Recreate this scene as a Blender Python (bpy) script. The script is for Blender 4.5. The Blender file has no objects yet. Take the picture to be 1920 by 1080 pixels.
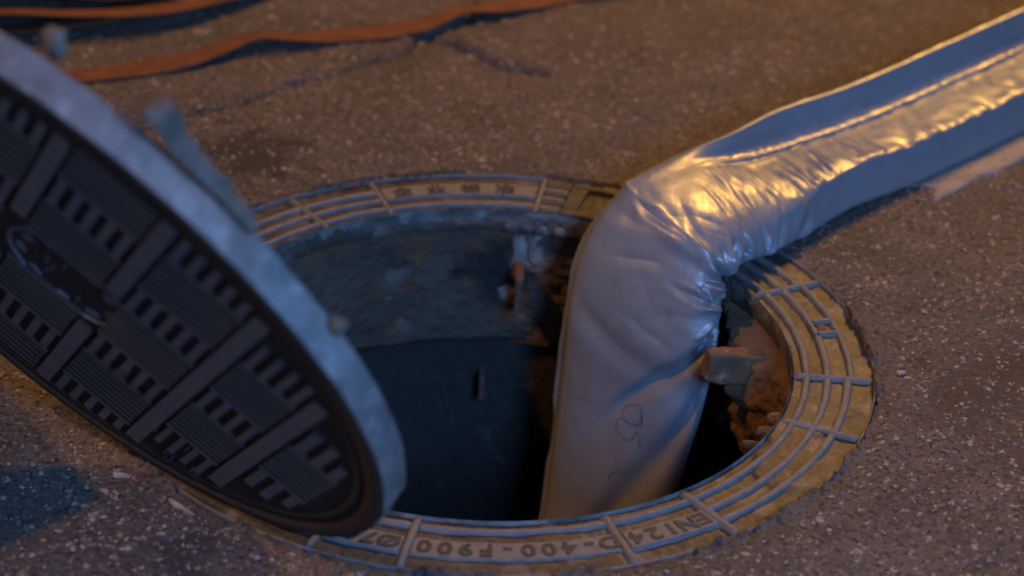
import bpy, bmesh, math, random
import numpy as np
from mathutils import Matrix, Vector
random.seed(4)
rng = np.random.default_rng(7)
C = bpy.context.scene.collection
sc = bpy.context.scene
# ------------------------------------------------------------------ camera
CAMC = np.array([0.0, -2.64796996, 1.58013105])
CM = np.array([[0.99935141, 0.01049166, 0.03444824], [-0.03514909, 0.49218037, 0.86978332], [-0.00782928, -0.87043001, 0.49222992]])
FPX = 5000.0
cd = bpy.data.cameras.new('camera'); cam = bpy.data.objects.new('camera', cd); C.objects.link(cam)
mw = Matrix.Identity(4)
for i in range(3):
    for j in range(3): mw[j][i] = CM[i][j]
    mw[i][3] = CAMC[i]
cam.matrix_world = mw
cd.sensor_width = 36; cd.lens = FPX / 1920 * 36; cd.clip_end = 500; cd.clip_start = .05
cd.dof.use_dof = True; cd.dof.focus_distance = 2.98; cd.dof.aperture_fstop = 2.9
sc.camera = cam
# ------------------------------------------------------------------ light
KEY_AZ, KEY_EL = 190, 53
w = bpy.data.worlds.new('World'); sc.world = w; w.use_nodes = True
nt = w.node_tree; bg = nt.nodes['Background']; sky = nt.nodes.new('ShaderNodeTexSky')
sky.sky_type = 'NISHITA'; sky.sun_disc = False; sky.sun_elevation = math.radians(-3); sky.sun_rotation = math.radians(200)
tint = nt.nodes.new('ShaderNodeMixRGB'); tint.blend_type = 'MULTIPLY'; tint.inputs[0].default_value = 1; tint.inputs[2].default_value = (.56, .77, 1.2, 1)
nt.links.new(sky.outputs[0], tint.inputs[1]); nt.links.new(tint.outputs[0], bg.inputs[0]); bg.inputs[1].default_value = 1.6


def aim(o, d):
    o.rotation_euler = Vector(d).to_track_quat('Z', 'Y').to_euler()


def dirv(az, el):
    az, el = math.radians(az), math.radians(el)
    return Vector((math.cos(el) * math.cos(az), math.cos(el) * math.sin(az), math.sin(el)))


sl = bpy.data.lights.new('street_lamp_light', 'SUN'); so = bpy.data.objects.new('street_lamp_light', sl); C.objects.link(so)
sl.energy = 1.5; sl.angle = math.radians(1.6); sl.color = (1, .455, .085)
aim(so, dirv(KEY_AZ, KEY_EL))


def area(name, az, el, dist, size, power, col, target=(0.1, 0, 0)):
    l = bpy.data.lights.new(name, 'AREA'); o = bpy.data.objects.new(name, l); C.objects.link(o)
    l.shape = 'DISK'; l.size = size; l.energy = power; l.color = col
    d = dirv(az, el); o.location = Vector(target) + d * dist; aim(o, d); return o


area('far_street_lamp_light', 66, 33, 4.3, .5, 115, (1, .49, .075))
area('work_lamp_light', -70, 31, 3.3, .9, 98, (.20, .455, 1))
sc.view_settings.view_transform = 'Standard'; sc.view_settings.look = 'None'; sc.view_settings.gamma = 1
sc.view_settings.exposure = -.12
sc.cycles.use_denoising = True
try: sc.cycles.denoiser = 'OPENIMAGEDENOISE'
except Exception: pass
sc.cycles.max_bounces = 6

# ------------------------------------------------------------------ helpers


def _h(ix, iy, iz, s):
    n = (ix * 374761393 + iy * 668265263 + iz * 2147483647 + s * 974634777) & 0xffffffff
    n = ((n ^ (n >> 13)) * 1274126177) & 0xffffffff
    return ((n ^ (n >> 16)) & 0xffff) / 32767.5 - 1


def noise(P, f=1.0, s=0):
    P = np.asarray(P, float) * f; i = np.floor(P).astype(np.int64); t = P - i; t = t * t * (3 - 2 * t); r = 0
    for a in (0, 1):
        for b in (0, 1):
            for c in (0, 1):
                wt = (t[..., 0] if a else 1 - t[..., 0]) * (t[..., 1] if b else 1 - t[..., 1]) * (t[..., 2] if c else 1 - t[..., 2])
                r = r + wt * _h(i[..., 0] + a, i[..., 1] + b, i[..., 2] + c, s)
    return r


def fbm(P, f, o=4, s=0):
    r = 0; a = 1
    for k in range(o): r = r + a * noise(P, f, s + k); f *= 2.03; a *= .5
    return r


def sm(x, a, b):
    t = np.clip((x - a) / (b - a), 0, 1); return t * t * (3 - 2 * t)


def meshdata(name, V, F, smooth=False):
    V = np.asarray(V, np.float32).reshape(-1, 3); me = bpy.data.meshes.new(name)
    if isinstance(F, np.ndarray) and F.ndim == 2:
        n, k = F.shape
        me.vertices.add(len(V)); me.vertices.foreach_set('co', V.ravel())
        me.loops.add(n * k); me.loops.foreach_set('vertex_index', F.ravel().astype(np.int32))
        me.polygons.add(n); me.polygons.foreach_set('loop_start', np.arange(0, n * k, k, dtype=np.int32))
        me.polygons.foreach_set('loop_total', np.full(n, k, np.int32))
        me.update(calc_edges=True); me.validate()
    else:
        me.from_pydata([tuple(map(float, v)) for v in V], [], F); me.update()
    if smooth: me.polygons.foreach_set('use_smooth', np.ones(len(me.polygons), bool))
    return me


def link(name, me, mat=None, parent=None, **kw):
    o = bpy.data.objects.new(name, me); C.objects.link(o)
    if mat is not None and me is not None and not me.materials: me.materials.append(mat)
    if parent: o.parent = parent
    for k, v in kw.items(): o[k] = v
    return o


def thing(name, label, cat, loc=(0, 0, 0), group=None):
    o = bpy.data.objects.new(name, None); C.objects.link(o); o.location = loc; o['label'] = label; o['category'] = cat
    o.empty_display_size = .05
    if group: o['group'] = group
    return o


def gridF(nu, nv, cu=False, cv=False):
    a = np.arange(nu if cu else nu - 1); b = np.arange(nv if cv else nv - 1); A, B = np.meshgrid(a, b, indexing='ij')
    A1 = (A + 1) % nu; B1 = (B + 1) % nv
    return np.stack([A * nv + B, A1 * nv + B, A1 * nv + B1, A * nv + B1], -1).reshape(-1, 4)


def hull(pts):
    bm = bmesh.new()
    for p in pts: bm.verts.new(p)
    bmesh.ops.convex_hull(bm, input=bm.verts)
    me = bpy.data.meshes.new('m'); bm.to_mesh(me); bm.free(); return me


# ------------------------------------------------------------------ materials
def build_mat(name, base, rough=.6, metal=0., var=None, vscale=20, vmix=(.35, .65), bump=0., bscale=60, spec=.5, extra=None, coat=0., bdist=.002, rvar=0., cell=None, spot=None):
    m = bpy.data.materials.new(name); m.use_nodes = True; n = m.node_tree.nodes; L = m.node_tree.links; p = n['Principled BSDF']
    p.inputs['Roughness'].default_value = rough; p.inputs['Metallic'].default_value = metal
    p.inputs['Specular IOR Level'].default_value = spec; p.inputs['Coat Weight'].default_value = coat
    tc = n.new('ShaderNodeTexCoord')
    rgb = n.new('ShaderNodeRGB'); rgb.outputs[0].default_value = (*base, 1); col = rgb.outputs[0]

    def nz(scale, detail=5, rgh=.6, dist=0.):
        q = n.new('ShaderNodeTexNoise'); q.inputs['Scale'].default_value = scale; q.inputs['Detail'].default_value = detail
        q.inputs['Roughness'].default_value = rgh; q.inputs['Distortion'].default_value = dist
        L.new(tc.outputs['Object'], q.inputs['Vector']); return q.outputs['Fac']

    def ramp(src, lo, hi):
        q = n.new('ShaderNodeMapRange'); q.inputs[1].default_value = lo; q.inputs[2].default_value = hi; L.new(src, q.inputs[0]); return q.outputs[0]

    def mix(fac, a, b):
        q = n.new('ShaderNodeMix'); q.data_type = 'RGBA'; L.new(fac, q.inputs[0]); L.new(a, q.inputs[6])
        if isinstance(b, tuple): q.inputs[7].default_value = (*b, 1)
        else: L.new(b, q.inputs[7])
        return q.outputs[2]
    if cell:   # (scale, [colours]) random colour per voronoi cell
        v = n.new('ShaderNodeTexVoronoi'); v.inputs['Scale'].default_value = cell[0]; L.new(tc.outputs['Object'], v.inputs['Vector'])
        sx = n.new('ShaderNodeSeparateColor'); L.new(v.outputs['Color'], sx.inputs[0])
        r = n.new('ShaderNodeValToRGB'); cr = r.color_ramp; cr.interpolation = 'CONSTANT'
        for i, c3 in enumerate(cell[1]):
            e = cr.elements[i] if i < 2 else cr.elements.new(1)
            e.position = i / len(cell[1]); e.color = (*c3, 1)
        L.new(sx.outputs[0], r.inputs[0]); col = r.outputs[0]
    if var: col = mix(ramp(nz(vscale), *vmix), col, var)
    if extra:
        for (c2, sc2, lo, hi, dst) in extra: col = mix(ramp(nz(sc2, 6, .65, dst), lo, hi), col, c2)
    if spot:  # stains and patches with a shape: (x, y, radius, colour)
        for (x, y, *zs, r0, c2) in spot:
            vm = n.new('ShaderNodeVectorMath'); vm.operation = 'DISTANCE'; L.new(tc.outputs['Object'], vm.inputs[0]); vm.inputs[1].default_value = (x, y, zs[0] if zs else 0)
            ad = n.new('ShaderNodeMath'); ad.operation = 'MULTIPLY_ADD'; L.new(nz(26, 6), ad.inputs[0]); ad.inputs[1].default_value = r0 * 4; L.new(vm.outputs['Value'], ad.inputs[2])
            col = mix(ramp(ad.outputs[0], r0 * 3.1, r0 * 2.4), col, c2)
    L.new(col, p.inputs['Base Color'])
    if rvar:
        q = n.new('ShaderNodeMapRange'); q.inputs[3].default_value = rough - rvar; q.inputs[4].default_value = rough + rvar
        L.new(nz(vscale * 2.3), q.inputs[0]); L.new(q.outputs[0], p.inputs['Roughness'])
    if bump:
        b = n.new('ShaderNodeBump'); b.inputs['Strength'].default_value = bump; b.inputs['Distance'].default_value = bdist
        L.new(nz(bscale, 6, .7), b.inputs['Height']); L.new(b.outputs[0], p.inputs['Normal'])
    return m


M_ASPH = build_mat('asphalt', (.115, .092, .08), rough=.7, var=(.18, .145, .125), vscale=9, bump=1, bscale=150, bdist=.009, spec=.35,
                   extra=[((.045, .04, .04), 130, .50, .60, 0), ((.30, .24, .19), 170, .58, .66, 0), ((.06, .05, .045), 11, .60, .74, .5), ((.075, .06, .05), 2.6, .50, .72, .8)],
                   spot=[(-.33, .47, .10, (.045, .04, .04)), (-.30, -.43, .05, (.07, .06, .06))])
M_CHIP = build_mat('asphalt_chippings', (.15, .12, .1), rough=.85, spec=.2, cell=(190, [(.065, .055, .05), (.16, .125, .10), (.22, .17, .135), (.10, .085, .08), (.30, .23, .18), (.13, .1, .085), (.30, .235, .19)]), bump=.5, bscale=500, bdist=.001)
M_IRONBAR = build_mat('worn_cast_iron', (.040, .034, .031), rough=.52, var=(.058, .045, .035), vscale=25, bump=.35, bscale=300, bdist=.0015, spec=.35, rvar=.1,
                      extra=[((.10, .07, .04), 14, .60, .74, .4), ((.13, .115, .11), 26, .50, .68, .5), ((.05, .04, .035), 60, .62, .75, 0)])
M_BED = build_mat('dusty_iron_bed', (.12, .115, .12), rough=.42, var=(.17, .16, .16), vscale=60, bump=.8, bscale=420, bdist=.002,
                  extra=[((.10, .08, .07), 30, .6, .75, 0)])
M_LETTER = build_mat('shaded_cast_letter', (.02, .02, .022), rough=.6, var=(.035, .033, .033), vscale=90, bump=.3, bscale=400, bdist=.001)  # near-black colour paints in the shade of the letter sides
M_COLLAR = build_mat('iron_collar', (.19, .19, .19), rough=.6, var=(.075, .075, .08), vscale=14, vmix=(.42, .58), bump=.7, bscale=120, bdist=.003)
M_WALL = build_mat('shaft_concrete', (.14, .105, .08), rough=.85, var=(.065, .05, .042), vscale=9, bump=1, bscale=80, bdist=.010,
                   extra=[((.22, .10, .035), 11, .5, .66, .6), ((.24, .21, .20), 9, .64, .74, 1.2), ((.03, .028, .028), 16, .6, .72, .3)],
                   spot=[(.0, .36, 1.50, .05, (.03, .027, .026)), (-.125, .345, 1.50, .018, (.18, .15, .13)), (-.115, .345, 1.43, .014, (.17, .14, .12)), (.055, .35, 1.53, .022, (.24, .2, .18)), (.07, .34, 1.47, .030, (.14, .115, .10))])
M_SHAFTLOW = build_mat('dark_concrete', (.034, .031, .03), rough=.8, var=(.02, .02, .02), vscale=9, bump=1, bscale=70, bdist=.008, extra=[((.085, .078, .075), 12, .62, .74, 1)])  # darker concrete for the shaft below the upper ring
M_LIME = build_mat('lime_mortar', (.36, .32, .29), rough=.9, var=(.2, .17, .15), vscale=40, bump=1, bscale=160, bdist=.004)
M_RUST = build_mat('rusty_iron', (.19, .09, .04), rough=.8, var=(.08, .06, .055), vscale=30, bump=1, bscale=180, bdist=.003, extra=[((.32, .2, .13), 50, .58, .7, 0)])
M_COVER = build_mat('dark_cast_iron', (.115, .13, .17), rough=.4, var=(.16, .16, .185), vscale=15, bump=.5, bscale=240, bdist=.0015, spec=.6, rvar=.08,
                    extra=[((.16, .10, .07), 22, .64, .78, 0)])
M_LUG = build_mat('crusted_lug', (.15, .125, .105), rough=.9, var=(.09, .075, .065), vscale=30, bump=.8, bscale=60, bdist=.005)
M_COVERBASE = build_mat('grimy_cast_iron', (.026, .019, .017), rough=.8, var=(.042, .031, .026), vscale=25, bump=.6, bscale=220, bdist=.002)
M_COVERSIDE = build_mat('mortar_dusted_iron', (.24, .235, .24), rough=.85, var=(.12, .115, .12), vscale=17, bump=.8, bscale=110, bdist=.006, extra=[((.30, .30, .30), 40, .55, .68, 0), ((.14, .10, .08), 24, .64, .74, .6)])
M_STRAP = build_mat('orange_webbing', (.17, .053, .015), rough=.85, var=(.09, .03, .011), vscale=25, bump=.6, bscale=350, bdist=.001)
M_PAINT = build_mat('worn_road_paint', (.28, .26, .25), rough=.7, var=(.19, .175, .165), vscale=22, bump=.6, bscale=160, bdist=.002, extra=[((.13, .11, .1), 34, .58, .66, 0)])
M_INK = build_mat('pen_ink', (.05, .055, .13), rough=.5)
M_PLASTIC = build_mat('grey_blue_plastic', (.22, .25, .28), rough=.5, bump=.3, bscale=80, var=(.15, .16, .18))
M_STONE = build_mat('broken_mortar', (.42, .36, .32), rough=.9, bump=1, bscale=120, bdist=.003, var=(.25, .2, .17), vscale=60)
M_SHADOW_BOX = build_mat('scuffed_steel', (.25, .26, .27), rough=.5, metal=.6, bump=.2)


def liner_mat():
    m = build_mat('silver_grey_coated_liner', (.245, .265, .30), rough=.27, metal=.22, spec=.65, var=(.215, .225, .255), vscale=6, bump=.12, bscale=9, bdist=.01, coat=.0)
    n = m.node_tree.nodes; L = m.node_tree.links; p = n['Principled BSDF']; tc = [x for x in n if x.type == 'TEX_COORD'][0]
    # long scratches and scuffs vary the gloss, fine weave adds a slight relief
    mp = n.new('ShaderNodeMapping'); mp.inputs['Rotation'].default_value = (0.3, .5, .9); mp.inputs['Scale'].default_value = (300, 14, 60); L.new(tc.outputs['Object'], mp.inputs[0])
    q = n.new('ShaderNodeTexNoise'); q.inputs['Scale'].default_value = 1; q.inputs['Detail'].default_value = 4; L.new(mp.outputs[0], q.inputs['Vector'])
    q2 = n.new('ShaderNodeTexNoise'); q2.inputs['Scale'].default_value = 60; q2.inputs['Detail'].default_value = 6; L.new(tc.outputs['Object'], q2.inputs['Vector'])
    a = n.new('ShaderNodeMath'); a.operation = 'MULTIPLY'; L.new(q.outputs['Fac'], a.inputs[0]); L.new(q2.outputs['Fac'], a.inputs[1])
    r = n.new('ShaderNodeMapRange'); r.inputs[1].default_value = .12; r.inputs[2].default_value = .42; r.inputs[3].default_value = .28; r.inputs[4].default_value = .50
    L.new(a.outputs[0], r.inputs[0]); L.new(r.outputs[0], p.inputs['Roughness'])
    b = [x for x in n if x.type == 'BUMP'][0]
    b2 = n.new('ShaderNodeBump'); b2.inputs['Strength'].default_value = .25; b2.inputs['Distance'].default_value = .0008
    q3 = n.new('ShaderNodeTexNoise'); q3.inputs['Scale'].default_value = 700; q3.inputs['Detail'].default_value = 2; L.new(tc.outputs['Object'], q3.inputs['Vector'])
    L.new(q3.outputs['Fac'], b2.inputs['Height']); L.new(b.outputs[0], b2.inputs['Normal']); L.new(b2.outputs[0], p.inputs['Normal'])
    return m


M_LINER = liner_mat()

# ------------------------------------------------------------------ ground
RO = .4475


def seg_dist(P, A, B):
    A = np.array(A); B = np.array(B); d = B - A; t = np.clip(((P - A) @ d) / (d @ d), 0, 1); return np.linalg.norm(P - A - t[..., None] * d, axis=-1)


CRACKS = [([(-.62, .44), (-.418, .589), (-.33, .66), (-.25, .72), (-.16, .80), (-.12, .86), (-.06, .93), (-.04, 1.0), (0, 1.1)], .008, .013),
          ([(-.10, .87), (-.04, .84), (.0, .80), (.034, .773)], .010, .013), ([(.034, .773), (.06, .76)], .008, .012),
          ([(-.62, .44), (-.8, .3)], .006, .006)]


def ground_h(P):  # P (...,2)
    Q = np.concatenate([P, np.zeros(P.shape[:-1] + (1,))], -1)
    z = .0012 * fbm(Q, 45, 3, 3) + .003 * noise(Q, 5, 9)
    r = np.linalg.norm(P, axis=-1)
    z = z - .003 * np.exp(-((r - .455) / .008)**2) + .002 * noise(Q, 30, 12) * np.exp(-((r - .47) / .03)**2)
    W = P + .010 * np.stack([noise(Q, 28, 21), noise(Q, 28, 22)], -1) + .004 * np.stack([noise(Q, 90, 23), noise(Q, 90, 24)], -1)
    for pts, wd, dp in CRACKS:
        dd = np.min([seg_dist(W, pts[i], pts[i + 1]) for i in range(len(pts) - 1)], axis=0)
        z = z - dp * np.exp(-(dd / (wd * (1 + .4 * noise(Q, 20, 31))))**2)
    return z * sm(-r, -3.2, -2.2)


NT = 1500
rs = [RO]
while rs[-1] < 2.4: rs.append(rs[-1] + .0035 + (rs[-1] - RO) * .006)
while rs[-1] < 60: rs.append(rs[-1] * 1.25)
rs = np.array(rs); th = np.linspace(0, 2 * np.pi, NT, endpoint=False)
TH, RR = np.meshgrid(th, rs, indexing='ij')
e = np.stack([np.cos(TH), np.sin(TH), np.zeros_like(TH)], -1)
jag = (.003 * noise(e * 3, 14, 5) + .002 * noise(e * 9, 14, 6)) * np.exp(-(RR - RO) / .02)
enc = np.maximum(0, noise(e * 3, 3, 15) + .4 * noise(e * 9, 5, 16)) * np.exp(-(RR - RO) / .012)
RJ = RR + np.maximum(jag, -.0005) - .006 * enc
P2 = np.stack([RJ * np.cos(TH), RJ * np.sin(TH)], -1)
Z = ground_h(P2)
Z = Z + .0065 * np.minimum(enc * 3, 1) * np.exp(-(RR - RO) / .012)
V = np.concatenate([P2, Z[..., None]], -1)
# skirt down beside the iron frame
sk = V[:, :1].copy(); sk[..., 2] = -.05
V = np.concatenate([sk, V], 1)
g = link('asphalt_road', meshdata('asphalt_road', V, gridF(NT, V.shape[1], cu=True)[:, ::-1].copy(), True), M_ASPH, kind='structure')
g['label'] = 'worn coarse asphalt road surface around the open manhole'

# chippings standing proud of the asphalt
N = 105000
lvl = []
X = rng.uniform(-1.0, 1.1, N); Y = rng.uniform(-.62, 1.75, N)
keep = (np.hypot(X, Y) > RO + .008) & (rng.random(N) < np.clip(1.25 - .35 * (Y + .6), .3, 1)); X, Y = X[keep], Y[keep]; N = len(X)
s = rng.lognormal(math.log(.0024), .45, N); s = np.clip(s, (.0009), .0062)
zz = ground_h(np.stack([X, Y], -1))
base = np.array([(1, 0, 0), (.3, .95, 0), (-.8, .6, 0), (-.85, -.5, 0), (.25, -1, 0), (.35, .25, 1), (-.4, -.1, .9)])
faces = np.array([(0, 1, 5), (1, 2, 5), (2, 6, 5), (2, 3, 6), (3, 4, 6), (4, 5, 6), (4, 0, 5)])
B = base[None] * (1 + rng.uniform(-.32, .32, (N, 7, 3))); a = rng.uniform(0, 6.283, N); ca, sa = np.cos(a)[:, None], np.sin(a)[:, None]
asp = rng.uniform(.55, 1.0, N)[:, None]
x, y = B[..., 0] * s[:, None], B[..., 1] * s[:, None] * asp
V = np.stack([X[:, None] + ca * x - sa * y, Y[:, None] + sa * x + ca * y, zz[:, None] - .0006 + B[..., 2] * (s * rng.uniform(.25, .75, N))[:, None]], -1)
F = (faces[None] + 7 * np.arange(N)[:, None, None]).reshape(-1, 3)
ch = link('asphalt_chippings', meshdata('chip', V, F), M_CHIP, kind='stuff'); ch['label'] = 'stone chippings bedded in the asphalt surface'; ch['category'] = 'gravel'

# worn painted line beside the hose
def sheet(name, poly_fn, nu, nv, thick, m, **kw):
    U, W_ = np.meshgrid(np.linspace(0, 1, nu), np.linspace(0, 1, nv), indexing='ij')
    P = poly_fn(U, W_); z = ground_h(P) + .0012 + thick
    top = np.concatenate([P, z[..., None]], -1); F = gridF(nu, nv)
    rimi = [(i, 0) for i in range(nu)] + [(nu - 1, j) for j in range(1, nv)] + [(i, nv - 1) for i in range(nu - 2, -1, -1)] + [(0, j) for j in range(nv - 2, 0, -1)]
    ri = np.array([i * nv + j for i, j in rimi]); Vt = top.reshape(-1, 3); bot = Vt[ri].copy(); bot[:, 2] -= .012
    k = len(ri); bi = np.arange(k) + len(Vt)
    F2 = np.stack([ri, bi, np.roll(bi, -1), np.roll(ri, -1)], -1)
    return link(name, meshdata(name, np.concatenate([Vt, bot]), np.concatenate([F, F2]), True), m, **kw)


def pline(U, W_):
    A = np.array((.605, .450)); d = np.array((.724, .69)); n_ = np.array((-.69, .724))
    L_ = U * 2.2 - .05 + .03 * np.sin(W_ * 9) * (1 - U)
    Q = np.stack([U * 60, W_ * 0, W_ * 0], -1)
    Wd = W_ * .15 + (1 - W_) * .002 * (noise(Q, 1, 77) + .8 * noise(Q, 3, 78))
    return A + L_[..., None] * d + Wd[..., None] * n_


pl = sheet('road_paint_line', pline, 240, 14, 0, M_PAINT, kind='structure'); pl['label'] = 'worn pale painted road line beside the hose'

# ------------------------------------------------------------------ manhole frame
frame = thing('manhole_ring', 'round cast iron manhole frame with ribbed rim and raised lettering set in the asphalt', 'manhole frame')
RI = .350


def annulus(r0, r1, a0, a1, ztop, zbot, taper=.0012, nseg=None, wob=0.0, seed=0):
    """solid arc bar, angles in degrees"""
    a0, a1 = math.radians(a0), math.radians(a1); ns = nseg or max(2, int(abs(a1 - a0) / .03))
    V = []; da = taper / r0
    for i in range(ns + 1):
        t = i / ns
        for k, (r, z, sh) in enumerate(((r0, zbot, 0), (r0 + taper, ztop, 1), (r1 - taper, ztop, 1), (r1, zbot, 0))):
            a = a0 + (a1 - a0) * t
            if sh and i == 0: a += da
            if sh and i == ns: a -= da
            q = np.array((math.cos(a) * 40, math.sin(a) * 40, k * 5. + seed))
            rr = r + wob * float(noise(q, 1, 5)); zz_ = z + (wob * .4 * float(noise(q, 1, 8)) if sh else 0)
            V.append((rr * math.cos(a), rr * math.sin(a), zz_))
    F = []
    for i in range(ns):
        b = i * 4
        for k in range(4): F.append((b + k, b + (k + 1) % 4, b + 4 + (k + 1) % 4, b + 4 + k))
    F += [(3, 2, 1, 0), (ns * 4, ns * 4 + 1, ns * 4 + 2, ns * 4 + 3)]
    return meshdata('bar', V, F)


# bed: dirt-filled grooves between the ribs
nt_, nr_ = 1400, 34
A_, R_ = np.meshgrid(np.linspace(0, 2 * np.pi, nt_, endpoint=False), np.linspace(RI + .0008, .4462, nr_), indexing='ij')
Pq = np.stack([R_ * np.cos(A_), R_ * np.sin(A_), 0 * A_], -1)
fill = .5 + .5 * np.cos(A_ - math.radians(-12))           # more dirt packed in on the right
Zb = -.0040 + .0006 * fbm(Pq, 30, 3, 4) + .0003 * noise(Pq, 200, 14)
patch_ = sm(noise(Pq, 9, 141) + .5 * noise(Pq, 30, 142), .35, .6)
Zb = Zb + .0022 * patch_ * fill
Vb = Pq.copy(); Vb[..., 2] = Zb
lo = Vb[:, -1:].copy(); lo[..., 2] = -.04
li = Vb[:, :1].copy(); li[..., 2] = -.03
Vb = np.concatenate([li, Vb, lo], 1)
link('rim_bed', meshdata('rim_bed', Vb, gridF(nt_, nr_ + 2, cu=True)[:, ::-1].copy(), True), M_IRONBAR, frame)
# collar: inner lip
na, nz_ = 1200, 16
A_, T_ = np.meshgrid(np.linspace(0, 2 * np.pi, na, endpoint=False), np.linspace(0, 1, nz_), indexing='ij')
E_ = np.stack([np.cos(A_), np.sin(A_), T_ * .1], -1)
dep = .030 + .006 * noise(E_ * [1, 1, 0], 4, 41) + .0035 * noise(E_ * [1, 1, 0], 16, 42) + .002 * noise(E_ * [1, 1, 0], 50, 43)
zc = .0005 - T_ * dep
rc_ = RI - .0005 + T_ * .004 + .0016 * fbm(E_, 22, 3, 44) * sm(T_, 0, .2)
V1 = np.stack([rc_ * np.cos(A_), rc_ * np.sin(A_), zc], -1)
under = V1[:, -1:].copy(); under[..., :2] *= 1.06; under[..., 2] += .002
link('inner_collar', meshdata('inner_collar', np.concatenate([V1, under], 1), gridF(na, nz_ + 1, cu=True), True), M_COLLAR, frame)

def ribmesh(path_fn, n, width, ztop, zbot, seed=0, wob=.0006):
    """rounded rib following path_fn(t) -> (centre xy, side xy)"""
    pr_ = [(-.5, 0.), (-.44, .55), (-.30, .9), (-.1, 1.), (.1, 1.), (.30, .9), (.44, .55), (.5, 0.)]
    V = []; k = len(pr_)
    for q in range(n + 1):
        t = q / n; c_, s_ = path_fn(t); en = .35 if q in (0, n) else 1.
        for m_, (a, h) in enumerate(pr_):
            p = np.array([c_[0] * 60, c_[1] * 60, m_ * .4 + seed]); w1 = wob * float(noise(p, 1, 5)); h1 = wob * .8 * float(noise(p, 2.2, 8)) * h
            x_ = np.array(c_) + np.array(s_) * (a * width + w1); V.append((x_[0], x_[1], zbot + (ztop - zbot) * h * (en if h < 1 else .5 + .5 * en) + h1))
    F = [tuple(int(z) for z in f) for f in gridF(n + 1, k)] + [tuple(range(k)), tuple(range(n * k, n * k + k))[::-1]]
    return meshdata('rib', V, F, True)


def arc_rib(r, a0, a1, width, zt=.0010, seed=0):
    a0, a1 = math.radians(a0), math.radians(a1)
    def fn(t):
        a = a0 + (a1 - a0) * t; return (r * math.cos(a), r * math.sin(a)), (math.cos(a), math.sin(a))
    link('rib', ribmesh(fn, max(4, int(abs(a1 - a0) / .012)), width, zt, -.0055, seed), M_BED, frame)


def radial_rib(a, r0=.3515, r1=.4435, width=.0085, zt=.0012, seed=0):
    a = math.radians(a)
    def fn(t):
        r_ = r0 + (r1 - r0) * t; return (r_ * math.cos(a), r_ * math.sin(a)), (-math.sin(a), math.cos(a))
    link('rib', ribmesh(fn, 14, width, zt, -.0055, seed), M_BED, frame)


joints = [-101, -69, -53, -21.5, -5, 25.5, 41, 58, 76.5, 81.5, 111.4, 126, 156, 171, 201, 216, 246, 259]
RIBS = [(.3663, .0098), (.3902, .0102), (.4132, .0108)]
TXT = {(-101, -69), (-69, -53), (246, 259), (216, 246), (81.5, 111.4)}
for i in range(len(joints) - 1):
    a0, a1 = joints[i], joints[i + 1]
    if a0 != 76.5: radial_rib(a0, seed=i, width=.0105 if -110 < a0 < -40 else .0085)
    if (a0, a1) == (58, 76.5): continue
    if (a0, a1) in TXT:
        arc_rib(RIBS[0][0], a0 + .4, a1 - .4, RIBS[0][1], seed=i)
        link('text_band', annulus(.3868, .4195, a0 + .55, a1 - .55, .0004, -.0055, taper=.0022, wob=.0007, seed=i), M_BED, frame)
        continue
    for k, (rr0, wd) in enumerate(RIBS):
        if (a0, a1) == (-5, 25.5) and k == 1:
            arc_rib(rr0, a0, 9.0, wd, seed=i); arc_rib(rr0, 13.6, a1, wd, seed=i + 3)
            for (q0, q1, b0, b1) in ((.392, .418, 9.0, 10.0), (.392, .418, 13.0, 14.0), (.386, .392, 9.0, 14.0)):
                link('lock_lug', annulus(q0, q1, b0, b1, .0014, -.0055), M_BED, frame)
            link('lock_plug', annulus(.394, .408, 10.3, 12.6, -.0005, -.0055, taper=.003, wob=.001), M_RUST, frame)
            continue
        if (a0, a1) == (-5, 25.5) and k == 2:
            arc_rib(rr0 + .004, a0, a1, wd * .8, seed=i); continue
        arc_rib(rr0, a0, a1, wd, seed=i * 3 + k)
for q in range(6): arc_rib(.4446, q * 60 - 101, q * 60 - 41, .0034, .0002, seed=q)
zt = .0012
for (r0, r1, x0, x1) in ((.3515, .3655, 58.6, 76.4), (.4265, .4435, 58.6, 76.4), (.3655, .4265, 73.2, 76.4), (.3655, .4265, 58.6, 63.5)):
    link('keyhole_plate', annulus(r0, r1, x0, x1, zt, -.008, wob=.0005), M_IRONBAR, frame)
for (r0, r1) in ((.3515, .3625), (.3715, .3855), (.3955, .4080), (.4185, .4435)):
    link('keyhole_plate', annulus(r0, r1, 76.3, 80.9, zt - .0003, -.008, wob=.0005), M_IRONBAR, frame)
link('keyhole_bolt', annulus(.375, .392, 65, 68, -.001, -.008, taper=.002), M_RUST, frame)


def glyph(ch, size, depth):
    cu = bpy.data.curves.new('t', 'FONT'); cu.body = ch; cu.size = size; cu.extrude = depth; cu.align_x = 'CENTER'; cu.resolution_u = 4; cu.bevel_depth = .0003; cu.bevel_resolution = 0; cu.offset = .0004
    o = bpy.data.objects.new('t', cu); C.objects.link(o)
    dg = bpy.context.evaluated_depsgraph_get(); me = bpy.data.meshes.new_from_object(o.evaluated_get(dg))
    bpy.data.objects.remove(o); bpy.data.curves.remove(cu); return me


glyphs = {}


def text_arc(txt, ang, step, r, size, name='letter'):
    for ch in txt:
        if ch != ' ':
            if ch not in glyphs: glyphs[ch] = glyph(ch, size, .0022)
            a = math.radians(ang); o = link(name, glyphs[ch], M_LETTER if name == 'letter' else M_LETTER, frame)
            o.location = (r * math.cos(a), r * math.sin(a), -.0008); o.rotation_euler = (0, 0, a - math.pi / 2)
            o.scale = (1.08, 1, 1)
        ang -= step


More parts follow.
